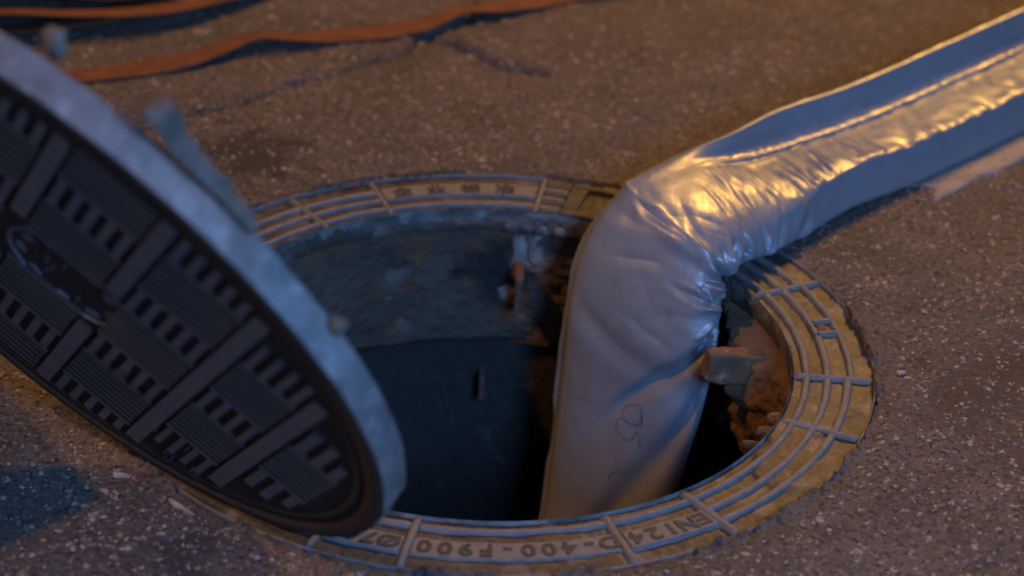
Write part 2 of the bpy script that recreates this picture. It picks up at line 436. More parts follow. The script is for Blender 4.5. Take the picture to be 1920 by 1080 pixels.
text_arc('EN124', -55.2, 2.85, .3935, .0285)
text_arc('D-400-F900', -71.0, 3.05, .3935, .0285)
text_arc('Ø700', -103.8, 2.9, .3935, .0285)
text_arc('企业标准', 107.0, 6.3, .3935, .024, 'worn_letter')

# ------------------------------------------------------------------ shaft
shaft = thing('manhole_shaft', 'dark round concrete shaft going down below the manhole frame', 'manhole shaft', (0, 0, -1.6))


def tube(name, z0, z1, r, nz, amp, m, flare=0., seed=0):
    na = 700; A_, T_ = np.meshgrid(np.linspace(0, 2 * np.pi, na, endpoint=False), np.linspace(0, 1, nz), indexing='ij')
    zz_ = z0 + (z1 - z0) * T_ + (.0035 * noise(np.stack([np.cos(A_) * 5, np.sin(A_) * 5, 0 * A_], -1), 1, 3) + .0015 * noise(np.stack([np.cos(A_) * 30, np.sin(A_) * 30, 0 * A_], -1), 1, 4)) * T_ * (z0 > -.1); E_ = np.stack([np.cos(A_) * r, np.sin(A_) * r, zz_], -1)
    rr = r + flare * T_ + amp * fbm(E_, 14, 4, seed) + amp * .35 * noise(E_, 120, seed + 9)
    rgh = np.exp(-((A_ - math.radians(22)) / .55)**2)
    rr = rr - rgh * (.006 + .012 * fbm(E_, 18, 4, seed + 20)) * (1 if z0 > -.1 else 0)
    V = np.stack([rr * np.cos(A_), rr * np.sin(A_), zz_ + 1.6], -1)
    return link(name, meshdata(name, V, gridF(na, nz, cu=True), True), m, shaft)


tube('upper_ring', -.022, -.196, .362, 110, .0055, M_WALL, seed=50)
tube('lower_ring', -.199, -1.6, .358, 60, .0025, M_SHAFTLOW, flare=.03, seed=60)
# ledges closing the joints between rings
def ledge(name, r0, r1, z, m):
    na = 200; A_, T_ = np.meshgrid(np.linspace(0, 2 * np.pi, na, endpoint=False), np.array([0., 1.]), indexing='ij'); R_ = r0 + (r1 - r0) * T_
    link(name, meshdata(name, np.stack([R_ * np.cos(A_), R_ * np.sin(A_), 0 * A_ + z + 1.6], -1), gridF(na, 2, cu=True)), m, shaft)


ledge('joint_ledge', .352, .42, -.1975, M_SHAFTLOW)
ledge('joint_ledge', .356, .42, -.0215, M_WALL)
ledge('shaft_floor', 0.001, .42, -1.6, M_SHAFTLOW)


def lump(name, c, sx, sy, sz, m, parent=None, seed=0, rot=0, off=(0, 0, 0), amp=.3, n=3, **kw):
    bm = bmesh.new(); bmesh.ops.create_icosphere(bm, subdivisions=n, radius=1)
    P = np.array([v.co[:] for v in bm.verts]); d = 1 + amp * fbm(P + seed * 7.3, 1.4, 3, seed); P = P * d[:, None]
    P = np.sign(P) * np.abs(P)**.8 * [sx, sy, sz]
    cr, sr = math.cos(rot), math.sin(rot); P = np.stack([P[:, 0] * cr - P[:, 1] * sr + c[0], P[:, 0] * sr + P[:, 1] * cr + c[1], P[:, 2] + c[2]], -1) + np.array(off)
    for v, p in zip(bm.verts, P): v.co = p
    for f in bm.faces: f.smooth = True
    me = bpy.data.meshes.new(name); bm.to_mesh(me); bm.free(); return link(name, me, m, parent, **kw)


UP = (0, 0, 1.6)


def block(name, p0, p1, wdt, hgt, m, parent, off=(0, 0, 0), sub=3, amp=.0022, seed=0):
    """rough squared bar from p0 to p1"""
    p0, p1 = Vector(p0), Vector(p1); d = (p1 - p0); L_ = d.length; d.normalize(); s_ = d.cross(Vector((0, 0, 1))).normalized(); u_ = s_.cross(d)
    bm = bmesh.new(); bmesh.ops.create_cube(bm, size=1); bmesh.ops.bevel(bm, geom=bm.edges[:], offset=.07, segments=1, affect='EDGES')
    bmesh.ops.subdivide_edges(bm, edges=bm.edges[:], cuts=sub, use_grid_fill=True)
    for v in bm.verts:
        q = np.array(v.co[:]) * [L_, wdt, hgt]; nn = amp * float(fbm(q + seed, 60, 3, seed))
        co = p0 + d * (L_ / 2 + q[0]) + s_ * q[1] + u_ * q[2]
        v.co = co + (s_ * v.co[1] * 2 + u_ * v.co[2] * 2 + d * v.co[0]) * nn + Vector(off)
    me = bpy.data.meshes.new(name); bm.to_mesh(me); bm.free(); return link(name, me, m, parent)


# step irons
block('step_iron', (.338, .081, -.060), (.257, .062, -.047), .024, .040, M_RUST, shaft, UP, 4, .0024, 3)
block('step_iron', (.036, .368, -.105), (.036, .318, -.108), .0105, .056, M_RUST, shaft, UP, 3, .002, 5)
block('step_iron', (-.008, .372, -.255), (-.008, .330, -.258), .008, .036, M_RUST, shaft, UP, 3, .001, 6)
lump('mortar_lump', (.040, .362, -.075), .015, .005, .034, M_LIME, shaft, 3, 0, UP, .35)
lump('mortar_lump', (.062, .358, -.062), .018, .004, .028, M_LIME, shaft, 5, 0, UP, .45)
lump('mortar_lump', (.030, .366, -.135), .022, .007, .018, M_LIME, shaft, 6, 0, UP, .45)
lump('mortar_lump', (.066, .360, -.112), .012, .003, .030, M_LIME, shaft, 8, 0, UP, .5)
lump('mortar_lump', (-.128, .343, -.095), .014, .003, .036, M_LIME, shaft, 11, .35, UP, .5)
lump('mortar_lump', (-.118, .349, -.172), .014, .003, .014, M_LIME, shaft, 13, .35, UP, .5)
for k, (a, z) in enumerate(((86, -.024), (83, -.025), (79.5, -.025), (76, -.024))):
    a = math.radians(a); lump('mortar_lump', (.356 * math.cos(a), .356 * math.sin(a), z - .003), .0115, .007, .008, M_COLLAR, shaft, 20 + k, a + 1.57, UP, .25)
# mud and rusty crust on the right-hand wall
M_MUD = build_mat('rusty_mud', (.21, .115, .055), rough=.9, var=(.12, .07, .042), vscale=30, bump=1, bscale=140, bdist=.006, extra=[((.28, .20, .14), 24, .62, .70, .8), ((.05, .045, .045), 19, .62, .68, .6)])
A_, T_ = np.meshgrid(np.radians(np.linspace(-40, 50, 220)), np.linspace(0, 1, 110), indexing='ij')
ad = np.degrees(A_); zz_ = -.024 - T_ * (.185 + .02 * noise(np.stack([ad / 6, 0 * ad, 0 * ad], -1), 1, 5))
E_ = np.stack([np.cos(A_) * .35, np.sin(A_) * .35, zz_], -1)
env = np.exp(-((ad - 12) / 24)**4) * sm(T_, 0, .12) * sm(-T_, -1, -.86)
rr_ = .3635 - env * (.027 * np.exp(-((ad - 13) / 10)**2 - ((T_ - .34) / .3)**2) + .014 + .022 * sm(ad, 4, 30) + .012 * np.abs(fbm(E_, 22, 4, 80)) + .010 * noise(E_, 9, 81) + .003 * noise(E_, 70, 83) + .0028 * noise(E_, 160, 82))
link('mud_crust', meshdata('mud_crust', np.stack([rr_ * np.cos(A_), rr_ * np.sin(A_), zz_ + 1.6], -1), gridF(220, 110), True), M_MUD, shaft)
for k in range(0):
    a = math.radians(random.uniform(2, 30)); z = random.uniform(-.19, -.03); q = random.uniform(.005, .012)
    lump('crust', (.345 * math.cos(a), .345 * math.sin(a), z), q * .5, q, q * random.uniform(.6, 1.6), M_MUD, shaft, 40 + k, a, UP, .5, 2)
lump('crust', (.315, -.125, -.022), .016, .010, .007, M_WALL, shaft, 93, -.4, UP, .4)
lump('crust', (.328, -.100, -.020), .013, .009, .007, M_RUST, shaft, 94, -.4, UP, .4)
lump('crust', (.300, -.155, -.022), .014, .006, .006, M_WALL, shaft, 95, -.5, UP, .4)

# ------------------------------------------------------------------ cover
cp = np.array([-.40492679, -.45579724, .33014896]); az, el = -2.24169164, -.49133682; CT = .0342; CR = .3744
n_ = np.array([math.cos(el) * math.cos(az), math.cos(el) * math.sin(az), math.sin(el)])
u_ = np.cross([0, 0, 1], n_); u_ /= np.linalg.norm(u_); v_ = -np.cross(n_, u_)
ax = -.67 * u_ + .742 * v_; ax /= np.linalg.norm(ax); ay = .742 * u_ + .67 * v_; ay /= np.linalg.norm(ay)
bp = cp + v_ * CR
cover = thing('manhole_cover', 'round cast iron manhole cover with basket-weave tread propped open beside the hole', 'manhole cover')
Mx = Matrix.Identity(4)
for i in range(3): Mx[i][0] = ax[i]; Mx[i][1] = ay[i]; Mx[i][2] = n_[i]; Mx[i][3] = bp[i]
cover.matrix_world = Mx
OFF = np.array([(cp - bp) @ ax, (cp - bp) @ ay, (cp - bp) @ n_])


def cmesh(name, V, F, m, smooth=False):
    V = np.asarray(V, float).reshape(-1, 3) + OFF; return link(name, meshdata(name, V, F, smooth), m, cover)


# body: lathe profile (r,z) front face z=0
def lathe(name, prof, m, na=300, amp=0., smooth=True, f=20):
    A_ = np.linspace(0, 2 * np.pi, na, endpoint=False); prof = np.array(prof)
    AA, K = np.meshgrid(A_, np.arange(len(prof)), indexing='ij'); R_ = prof[K, 0]; Z_ = prof[K, 1]
    V = np.stack([R_ * np.cos(AA), R_ * np.sin(AA), Z_], -1)
    if amp:
        d = amp * fbm(V, f, 4, 70); V[..., 0] += d * np.cos(AA); V[..., 1] += d * np.sin(AA); V[..., 2] += .5 * amp * noise(V, f * 2, 71) * (Z_ < -.001)
    return cmesh(name, V, gridF(na, len(prof), cu=True), m, smooth)


lathe('face_plate', [(.0005, -.0064), (.335, -.0064), (.338, -.0064), (.3395, -.0015), (.345, -.0015), (.3465, -.0064), (.352, -.0064), (.3535, -.0005), (CR - .003, -.0003), (CR - .0005, -.002)], M_COVERBASE, smooth=False)
side = [(CR - .0005, -.002)] + [(CR + .001 - .0005 * math.sin(k), -.002 - (CT - .002) * k / 9) for k in range(1, 10)] + [(CR - .01, -CT - .002), (CR - .06, -CT - .001), (.0005, -CT + .004)]
lathe('side_wall', side, M_COVERSIDE, 700, .0015, True, 34)
for k in range(6):
    V = []; a = math.radians(60 * k + 10)
cR = .3345


def raised(x0, x1, y0, y1, h, name, z0=-.0064, t=.0014, rlim=cR, m=M_COVER):
    """box clipped to the round pattern field, given in (a,b)"""
    ym = max(abs(y0), abs(y1))
    if ym >= rlim: return
    lim = math.sqrt(rlim**2 - ym**2); x0, x1 = max(x0, -lim), min(x1, lim)
    if x1 - x0 < .006 or y1 - y0 < .003: return
    b = []
    for z, q in ((z0, 0), (z0 + h, t)):
        b += [(x0 + q, y0 + q, z), (x1 - q, y0 + q, z), (x1 - q, y1 - q, z), (x0 + q, y1 - q, z)]
    F = [(4, 5, 6, 7), (0, 1, 5, 4), (1, 2, 6, 5), (2, 3, 7, 6), (3, 0, 4, 7)]
    o = cmesh(name, b, F, m); o.data.materials.append(M_COVERBASE); o.data.polygons.foreach_set('material_index', [0, 1, 1, 1, 1])  # side faces coloured dark so they stay shaded under the lamp


HB = .0060
colb = [-.298, -.184, -.071, .043, .156, .247, .330]
for b in colb: raised(-.34, .34, b - .010, b + .010, HB, 'cross_bar') if abs(b - .043) > .001 and abs(b + .071) > .001 else (raised(-.34, -.075, b - .010, b + .010, HB, 'cross_bar'), raised(.075, .34, b - .010, b + .010, HB, 'cross_bar'))
edges = [-.36] + colb + [.40]
WORN = [(.1, .15, .05, .145), (.16, .30, .16, .235)]
cells = []
for ci in range(len(colb) - 1):
    y0, y1 = colb[ci] + .011, colb[ci + 1] - .011
    for k in range(-4, 5):
        xc = .1 * k; slot = (k + ci) % 2 == 0
        if math.hypot(xc, (y0 + y1) / 2) < .078: continue
        if slot:
            raised(xc - .047, xc - .038, y0, y1, HB - .0006, 'tread_bar'); raised(xc + .038, xc + .047, y0, y1, HB - .0006, 'tread_bar')
            nb = max(3, round((y1 - y0) / .0185)); p = (y1 - y0) / nb
            for j in range(nb):
                raised(xc - .0385, xc + .0385, y0 + p * j + (.0034 if j else .0034), y0 + p * (j + 1) - .0034, HB - .0008, 'tread_block')
        else:
            for j in range(6):
                xx = xc - .041 + j * .0164; raised(xx - .0052, xx + .0052, y0, y1, .0046, 'tread_line', t=.0022)
# worn emblem in the middle and worn relief along the rim
def arcbar(r0, r1, a0, a1, h, name, z0=-.0064, m=M_COVER):
    ns = max(3, int(abs(a1 - a0) / 4)); V = []; F = []
    for i in range(ns + 1):
        a = math.radians(a0 + (a1 - a0) * i / ns)
        for r, z in ((r0, z0), (r0 + .001, z0 + h), (r1 - .001, z0 + h), (r1, z0)): V.append((r * math.cos(a), r * math.sin(a), z))
    for i in range(ns):
        b = i * 4
        for k in range(3): F.append((b + k, b + k + 1, b + 5 + k, b + 4 + k))
    F += [(3, 2, 1, 0), (ns * 4, ns * 4 + 1, ns * 4 + 2, ns * 4 + 3)]
    cmesh(name, V, F, m)


arcbar(.066, .071, 0, 360, .0030, 'emblem_ring')
for k in range(9): arcbar(.05, .060, k * 40, k * 40 + 16, .002, 'worn_relief')
for k in range(7):
    cx, cy = random.uniform(-.035, .035), random.uniform(-.035, .035); raised(cx - .012, cx + .012, cy - .0025, cy + .0025, .002, 'worn_relief')
for (x0, x1, y0, y1, nn) in ((.095, .15, .055, .145, 16), (.165, .27, .165, .235, 16), (.2, .28, -.05, .03, 8)):
    for k in range(nn):
        cx, cy = random.uniform(x0, x1), random.uniform(y0, y1); l = random.uniform(.006, .014)
        if random.random() < .5: raised(cx - l, cx + l, cy - .002, cy + .002, .0068, 'worn_relief')
        else: raised(cx - .002, cx + .002, cy - l, cy + l, .0068, 'worn_relief')
# back side lugs and mortar lumps
for (a_, b_, z_, s1, s2, s3, sd) in ((-.340, .030, -.055, .040, .035, .030, 1), (-.345, .085, -.055, .030, .022, .020, 3), (-.352, -.128, -.052, .014, .012, .010, 4), (-.32, .205, -.034, .010, .008, .008, 5)):
    None if sd in (1, 3) else lump('mortar_lump', (a_, b_, z_), s1, s2, s3, M_LUG, cover, sd, .6, OFF, .4)
Vl = []; nl = 40; prl = [(0, 0), (.35, .5), (.7, .85), (1, 1), (1, .8), (1, .5), (.9, .1), (.6, 0)]
for k in range(nl):
    t_ = k / (nl - 1); a_ = math.radians(187 - 22 * t_); ro = .012 + .030 * math.exp(-((t_ - .16) / .12)**2) + .017 * (1 - t_)**.7 * min(1, t_ / .25) + .003 * float(noise(np.array([t_ * 17, 0, 0]), 1, 3))
    for (fr, fz) in prl:
        r_ = CR - .012 + (ro + .010) * fr * (1 if fr < 1 else 1 + .08 * float(noise(np.array([t_ * 30, fz * 4, 0]), 1, 9))); z_ = -CT - .004 - .030 * (1 - fz) * min(1, ro / .03)
        Vl.append((r_ * math.cos(a_), r_ * math.sin(a_), z_ + .010))
Fl = [tuple(int(q) for q in f) for f in gridF(nl, len(prl), cv=True)] + [tuple(range(len(prl))), tuple(range((nl - 1) * len(prl), nl * len(prl)))[::-1]]
cmesh('lock_lug', Vl, Fl, M_LUG)
block('hinge_lug', (.352, -.02, -.045), (.405, -.06, -.07), .05, .03, M_COVERSIDE, cover, OFF, 2)
# ------------------------------------------------------------------ hose
perp = np.array([-.71, .70, 0])
PR_RUN = [(0, .006), (.075, .044), (.115, .0525), (.28, .052), (.46, .050), (.60, .048), (.685, .050), (.845, .088), (.90, .083), (1, .030), (.90, .002), (.6, 0), (.3, 0), (.06, 0)]
PR_DROP = [(0, .0), (.025, .012), (.11, .023), (.28, .030), (.46, .033), (.62, .032), (.75, .029), (.86, .023), (.94, .015), (1, 0), (.90, -.018), (.6, -.03), (.3, -.03), (.06, -.012)]
PR_MID = [(0, .0), (.025, .016), (.11, .034), (.28, .046), (.46, .050), (.62, .050), (.75, .048), (.86, .044), (.94, .034), (1, .008), (.90, -.014), (.6, -.022), (.3, -.02), (.06, -.01)]


def prof(w_run, w_mid, w_drop):
    return np.array(PR_RUN) * w_run + np.array(PR_MID) * w_mid + np.array(PR_DROP) * w_drop


Z3 = np.array([0, 0, 1.])
ST = []   # (R, L, up, profile)


def run(B, wd, z=0, pr=(1, 0, 0), zl=None):
    B = np.array([B[0], B[1], z]); ST.append((B, B + perp * wd + Z3 * ((z if zl is None else zl) - z), Z3, prof(*pr)))


run((2.6, 2.47), .155); run((1.8, 1.69), .155); run((1.15, 1.06), .157); run((.90, .81), .157); run((.725, .632), .157); run((.570, .478), .157, 0, (.97, .03, 0)); run((.462, .378), .160, .005, (.95, .05, 0))
run((.398, .302), .170, .007, (.64, .36, 0), .022)
run((.345, .235), .188, .014, (.12, .88, 0), .044)
ST.append((np.array([.288, .163, .026]), np.array([.155, .285, .052]), np.array([-.30, -.32, .90]), prof(0, 1, 0)))
ST.append((np.array([.274, .130, -.006]), np.array([.119, .268, -.006]), np.array([-.55, -.62, .55]), prof(0, .7, .3)))
ST.append((np.array([.271, .110, -.063]), np.array([.102, .248, -.085]), np.array([-.60, -.74, .28]), prof(0, .3, .7)))
ST.append((np.array([.257, .100, -.150]), np.array([.093, .240, -.180]), np.array([-.62, -.76, .15]), prof(0, 0, 1)))
ST.append((np.array([.234, .090, -.270]), np.array([.085, .225, -.310]), np.array([-.62, -.77, .10]), prof(0, 0, 1)))
ST.append((np.array([.208, .075, -.42]), np.array([.066, .205, -.47]), np.array([-.62, -.77, .05]), prof(0, 0, 1)))
ST.append((np.array([.16, .03, -.9]), np.array([.0, .16, -.95]), np.array([-.62, -.77, .0]), prof(0, 0, 1)))
ST.append((np.array([.10, -.02, -1.45]), np.array([-.06, .11, -1.5]), np.array([-.62, -.77, .0]), prof(0, 0, 1)))
rows = []
for Rr, Ll, up, pr in ST:
    up = up / np.linalg.norm(up); d = Ll - Rr; up = up - (up @ d) / (d @ d) * d; up /= np.linalg.norm(up)
    rows.append(Rr + pr[:, :1] * d + pr[:, 1:] * up)
rows = np.array(rows)


def catmull(P, n, closed):
    k = len(P); out = []
    if closed: ts = np.linspace(0, k, n, endpoint=False)
    else: ts = np.linspace(0, k - 1 - 1e-6, n)
    i = np.floor(ts).astype(int); t = (ts - i).reshape((-1,) + (1,) * (P.ndim - 1))
    g_ = (lambda j: P[j % k]) if closed else (lambda j: P[np.clip(j, 0, k - 1)])
    a, b, c, d = g_(i - 1), g_(i), g_(i + 1), g_(i + 2)
    return .5 * ((2 * b) + (c - a) * t + (2 * a - 5 * b + 4 * c - d) * t**2 + (3 * b - a - 3 * c + d) * t**3), ts


R1, _ = catmull(rows.transpose(1, 0, 2), 14 * 20, True)      # (280, S, 3)
R1 = R1.transpose(1, 0, 2)
# stations: more samples near the visible bend
S = len(ST)
tk = np.concatenate([np.linspace(0, 2, 60, endpoint=False), np.linspace(2, 13, 900, endpoint=False), np.linspace(13, S - 1 - 1e-6, 80)])
i = np.floor(tk).astype(int); t = (tk - i)[:, None, None]; gi = lambda j: R1[np.clip(j, 0, S - 1)]
a, b, c, d = gi(i - 1), gi(i), gi(i + 1), gi(i + 2)
H = .5 * ((2 * b) + (c - a) * t + (2 * a - 5 * b + 4 * c - d) * t**2 + (3 * b - a - 3 * c + d) * t**3)
nu, nv = H.shape[:2]
J = np.arange(nv) / 20.0      # loop parameter 0..14 (1..2 = front edge crease W, 7 = back crease T)
U = tk[:, None] + 0 * J[None]; JJ = J[None] + 0 * tk[:, None]


def normals(H):
    du = np.gradient(H, axis=0); dv = np.roll(H, -1, 1) - np.roll(H, 1, 1); n = np.cross(dv, du); return n / (np.linalg.norm(n, axis=-1, keepdims=True) + 1e-9)


Nn = normals(H)
if (Nn[400, 80] @ np.array([0, 0, 1.])) < 0: Nn = -Nn
arc = np.concatenate([[0], np.cumsum(np.linalg.norm(np.diff(H[:, 60], axis=0), axis=1))])[:, None] + 0 * JJ
G = lambda x, m_, s_: np.exp(-((x - m_) / s_)**2)
disp = np.zeros_like(U)
vis = sm(U, 1.5, 2.5)
q3 = np.stack([arc, JJ * .03, 0 * arc], -1)
onrun = sm(-U, -8.2, -7.0)
# jagged front crease on the run: pinches that push the edge in and out
pin = noise(q3 * [1, .3, 1], 22, 101) + .7 * noise(q3 * [1, .6, 1], 55, 102)
disp += .0036 * pin * G(JJ, 2.1, .8) * onrun * vis
# slanting compression wrinkles across the top
slant = np.stack([arc + .006 * JJ, JJ * .012, 0 * arc], -1)
wr = -np.abs(noise(slant, 38, 103)) + .35
disp += .0026 * wr * sm(JJ, 1.9, 2.6) * sm(-JJ, -5.8, -4.8) * onrun * vis * (.55 + .45 * noise(q3, 6, 104) + .5 * G(U, 7, 1.2))
# dotted pulls along the seam ridge
disp += .0011 * noise(q3, 120, 105) * G(JJ, 6.0, .4) * onrun
disp -= .0035 * G(JJ, 6.35, .25) * onrun
disp += .0022 * G(JJ, 7.05, .16) * onrun
disp += .0032 * G(JJ, 5.92, .17) * onrun
# creases bunching up on the inside of the bend, each one irregular
bm_ = JJ * .020; bm_ = np.where(JJ > 9.5, bm_ - 14 * .020, bm_)
def uarc(u): return float(np.interp(u, tk, arc[:, 0]))
rs_ = np.random.default_rng(21)
wa = arc + .004 * noise(np.stack([arc * 40, JJ * .8, 0 * U], -1), 1, 120); wb = bm_ + .004 * noise(np.stack([arc * 40, JJ * .8, 0 * U], -1), 1, 121)
def crease(a0, b0, ang, ln, wd, dp, ridge=.5):
    global disp
    ca_, sa_ = math.cos(ang), math.sin(ang); x_ = (wa - a0) * ca_ + (wb - b0) * sa_; y_ = -(wa - a0) * sa_ + (wb - b0) * ca_
    y_ = y_ + .15 * x_ * np.sin(x_ * 60)
    along = sm(x_, -.012, .004) * sm(-x_, -ln, -ln * .25)
    disp = disp + (1 - sm(JJ, 5.1, 5.7) * sm(-U, -9.0, -8.4) * (JJ < 9.5)) * along * (-dp * np.exp(-np.abs(y_) / wd) + ridge * dp * np.exp(-((np.abs(y_) - 2.0 * wd) / (1.1 * wd))**2))
CRE = [(8.55, .6), (8.9, .45), (9.15, .9), (9.35, .3), (9.6, .55), (9.85, .25), (10.1, .6), (10.45, .35), (10.75, .5), (8.2, .5), (7.8, .4), (7.3, .7)]
for kk, (uu, bb) in enumerate(CRE):
    big = 1 if 8.7 < uu < 10.6 else .55
    for q in range(1 + (kk % 3 == 0)):
        ang = math.pi / 2 + rs_.uniform(-.75, .75) + (9.4 - uu) * .28
        crease(uarc(uu + rs_.uniform(-.12, .12)), .02 * bb * rs_.uniform(-.6, 1.5), ang, rs_.uniform(.018, .052) * (.6 + .4 * big), rs_.uniform(.0030, .0065), rs_.uniform(.006, .0125) * big)
for q in range(5):   # shorter ones crossing them
    uu = rs_.uniform(8.6, 10.6); crease(uarc(uu), rs_.uniform(-.015, .03), rs_.uniform(-.6, .6), rs_.uniform(.015, .035), rs_.uniform(.0018, .0035), rs_.uniform(.002, .005))
disp -= .014 * np.exp(-np.abs(arc - uarc(9.25)) / .007) * (G(JJ, .3, .9) + G(JJ, 14, .8))
disp += .007 * G(U, 8.95, .16) * G(JJ, .6, .8) + .006 * G(U, 9.62, .16) * G(JJ, .5, .8)
for q in range(15):   # a fan of soft wrinkles where the run starts to turn over
    uu = rs_.uniform(6.6, 9.3); crease(uarc(uu), rs_.uniform(.045, .085), math.pi / 2 + rs_.uniform(.2, .9), rs_.uniform(.03, .065), rs_.uniform(.003, .006), rs_.uniform(.0008, .0019), .6)
cl = 9.12 + .10 * noise(np.stack([JJ * .9, 0 * U, 0 * U], -1), 1, 131) - .05 * (JJ - 5)   # the fold line across the elbow
disp += .0062 * np.exp(-np.abs(U - cl) / .10) * sm(JJ, 1.2, 2.4) * sm(-JJ, -9.2, -7.8)
disp -= .0022 * G(U, cl + .32, .16) * sm(JJ, 1.2, 2.4) * sm(-JJ, -9.2, -7.8)
# slight long pulls fanning over the back of the bend and down the drop
for q in range(9):
    uu = rs_.uniform(8.6, 11.5); crease(uarc(uu), rs_.uniform(.03, .11), rs_.uniform(-.5, .5) + (0 if rs_.random() < .5 else 1.2), rs_.uniform(.03, .09), rs_.uniform(.005, .009), rs_.uniform(.0009, .0020), .4)
for q in range(16):   # slanting wrinkles pulled across the top of the run
    uu = rs_.uniform(5.4, 7.9); crease(uarc(uu), rs_.uniform(.040, .062), math.pi / 2 + rs_.uniform(.3, .8), rs_.uniform(.025, .05), rs_.uniform(.0025, .005), rs_.uniform(.0012, .0032), .6)
# folds running diagonally from the gathers into the drop
for (u0, sl_, j0, dpt, wd_, len_) in ((10.55, .38, .2, -.013, .15, 5.5), (9.15, .06, 0, .006, .16, 8), (10.1, .10, .3, .004, .10, 2.2), (12.0, .5, 1.2, -.009, .30, 6), (11.2, -.15, 4.5, -.004, .2, 4)):
    line = u0 + sl_ * (JJ - j0)
    disp += dpt * G(U, line, wd_) * sm(-JJ, -(j0 + len_), -(j0 + len_ * .3)) * (JJ < 9.5)
# second layer folded behind the left edge of the drop
disp -= .009 * G(JJ, 8.35, .2) * sm(U, 8.8, 9.6)
disp += .004 * G(JJ, 8.75, .25) * sm(U, 8.8, 9.6) * (1 + .6 * noise(q3, 30, 107))
# broad softness
q4 = H * 1.0
disp += .0022 * noise(q4, 14, 108) * vis * sm(U, 7, 9) + .0006 * noise(q4, 45, 109)
disp += .0016 * noise(q4 * [1, 1, .6], 9, 112) * sm(U, 9, 10)
H = H + Nn * disp[..., None]
low = (U < 7.2) & (H[..., 2] < .0025); H[..., 2] = np.where(low, .0025, H[..., 2])
Fh = gridF(nu, nv, cv=True)
hose = thing('liner_hose', 'flattened silver grey coated liner hose bending over the rim down into the manhole', 'hose', (1.2, 1.2, 0))
hb = link('hose_body', meshdata('hose_body', H - np.array([1.2, 1.2, 0]), Fh, True), M_LINER, hose)


# pen scribbles written on the drop
def on_hose(u, j):
    iu = int(np.argmin(np.abs(tk - u))); jv = int(round(j * 20)) % nv
    return H[iu, jv] + Nn[iu, jv] * .0006


def pen(pts):
    cu = bpy.data.curves.new('pen', 'CURVE'); cu.dimensions = '3D'; cu.bevel_depth = .00032; cu.bevel_resolution = 1
    sp = cu.splines.new('POLY'); sp.points.add(len(pts) - 1)
    for k, p in enumerate(pts): sp.points[k].co = (*(p - np.array([1.2, 1.2, 0])), 1)
    o = bpy.data.objects.new('t', cu); C.objects.link(o); dg = bpy.context.evaluated_depsgraph_get(); me = bpy.data.meshes.new_from_object(o.evaluated_get(dg)); bpy.data.objects.remove(o)
    me.materials.clear(); link('pen_mark', me, M_INK, hose)


def proj(P):
    q = (P - CAMC) @ CM.T; return np.stack([960 + FPX * q[..., 0] / -q[..., 2], 540 - FPX * q[..., 1] / -q[..., 2]], -1)


from mathutils.bvhtree import BVHTree
u_lo = int(np.argmin(np.abs(tk - 9.5))); sub = H[u_lo::2, ::2]; sF = gridF(sub.shape[0], sub.shape[1], cv=True)
bvh = BVHTree.FromPolygons([Vector(p) for p in sub.reshape(-1, 3)], [tuple(int(q) for q in f) for f in sF])


def cast(px, py):   # where the writing sits on the hose
    d = np.array([(px - 960) / FPX, -(py - 540) / FPX, -1.]) @ CM; d /= np.linalg.norm(d)
    h = bvh.ray_cast(Vector(CAMC), Vector(d)); return None if h[0] is None else np.array(h[0]) - d * .0007


def smooth_pts(pts, n=10):
    P = np.array(pts, float); r, _ = catmull(P, (len(P) - 1) * n + 1, False); return r


# one looping signature-like mark and a short squiggle
MARK = [(1202, 761), (1188, 759), (1171, 764), (1167, 777), (1173, 790), (1190, 796), (1200, 792), (1203, 775), (1200, 762), (1204, 782), (1202, 798), (1186, 797), (1166, 784), (1157, 790), (1156, 803), (1168, 820), (1180, 826), (1188, 819), (1194, 808), (1199, 822), (1198, 838)]
MARK2 = [(1154, 863), (1156, 872), (1161, 884), (1152, 885), (1144, 890), (1141, 900)]
MARK3 = [(1086, 743), (1092, 747), (1099, 750)]
for mk_ in (MARK, MARK2, MARK3):
    pts = [cast(*p) for p in smooth_pts(mk_)]; pts = [p for p in pts if p is not None]
    if len(pts) > 2: pen(pts)

# ------------------------------------------------------------------ straps


def ribbon(name, path, width, m, parent=None, thick=.0025, label=None, cat=None, group=None, tilt=None, n=160, off=(0, 0, 0)):
    P, ts = catmull(np.array(path, float), n, False); T_ = np.gradient(P, axis=0); T_ /= np.linalg.norm(T_, axis=1, keepdims=True)
    s_ = np.cross(T_, Z3); s_ /= np.linalg.norm(s_, axis=1, keepdims=True)
    tl = np.zeros(n) if tilt is None else np.interp(ts, np.arange(len(tilt)), tilt)
    upv = np.cross(s_, T_); s2 = s_ * np.cos(tl)[:, None] + upv * np.sin(tl)[:, None]; up2 = np.cross(s2, T_)
    wob = .12 * noise(np.stack([ts * 2, 0 * ts, 0 * ts], -1), 1, 5)
    nwid = 9; prof_ = [(x, thick) for x in np.linspace(-.5, .5, nwid)] + [(x, 0) for x in np.linspace(.5, -.5, nwid)]
    V = np.stack([P + s2 * (x * width * (1 + wob))[:, None] + up2 * (h + .0015 * math.cos(x * 6.28) * (h > 0)) for x, h in prof_], 1) + np.array(off)
    o = link(name, meshdata(name, V, np.concatenate([gridF(n, 2 * nwid, cv=True)]), False), m, parent)
    if label: o['label'] = label; o['category'] = cat
    if group: o['group'] = group
    return o


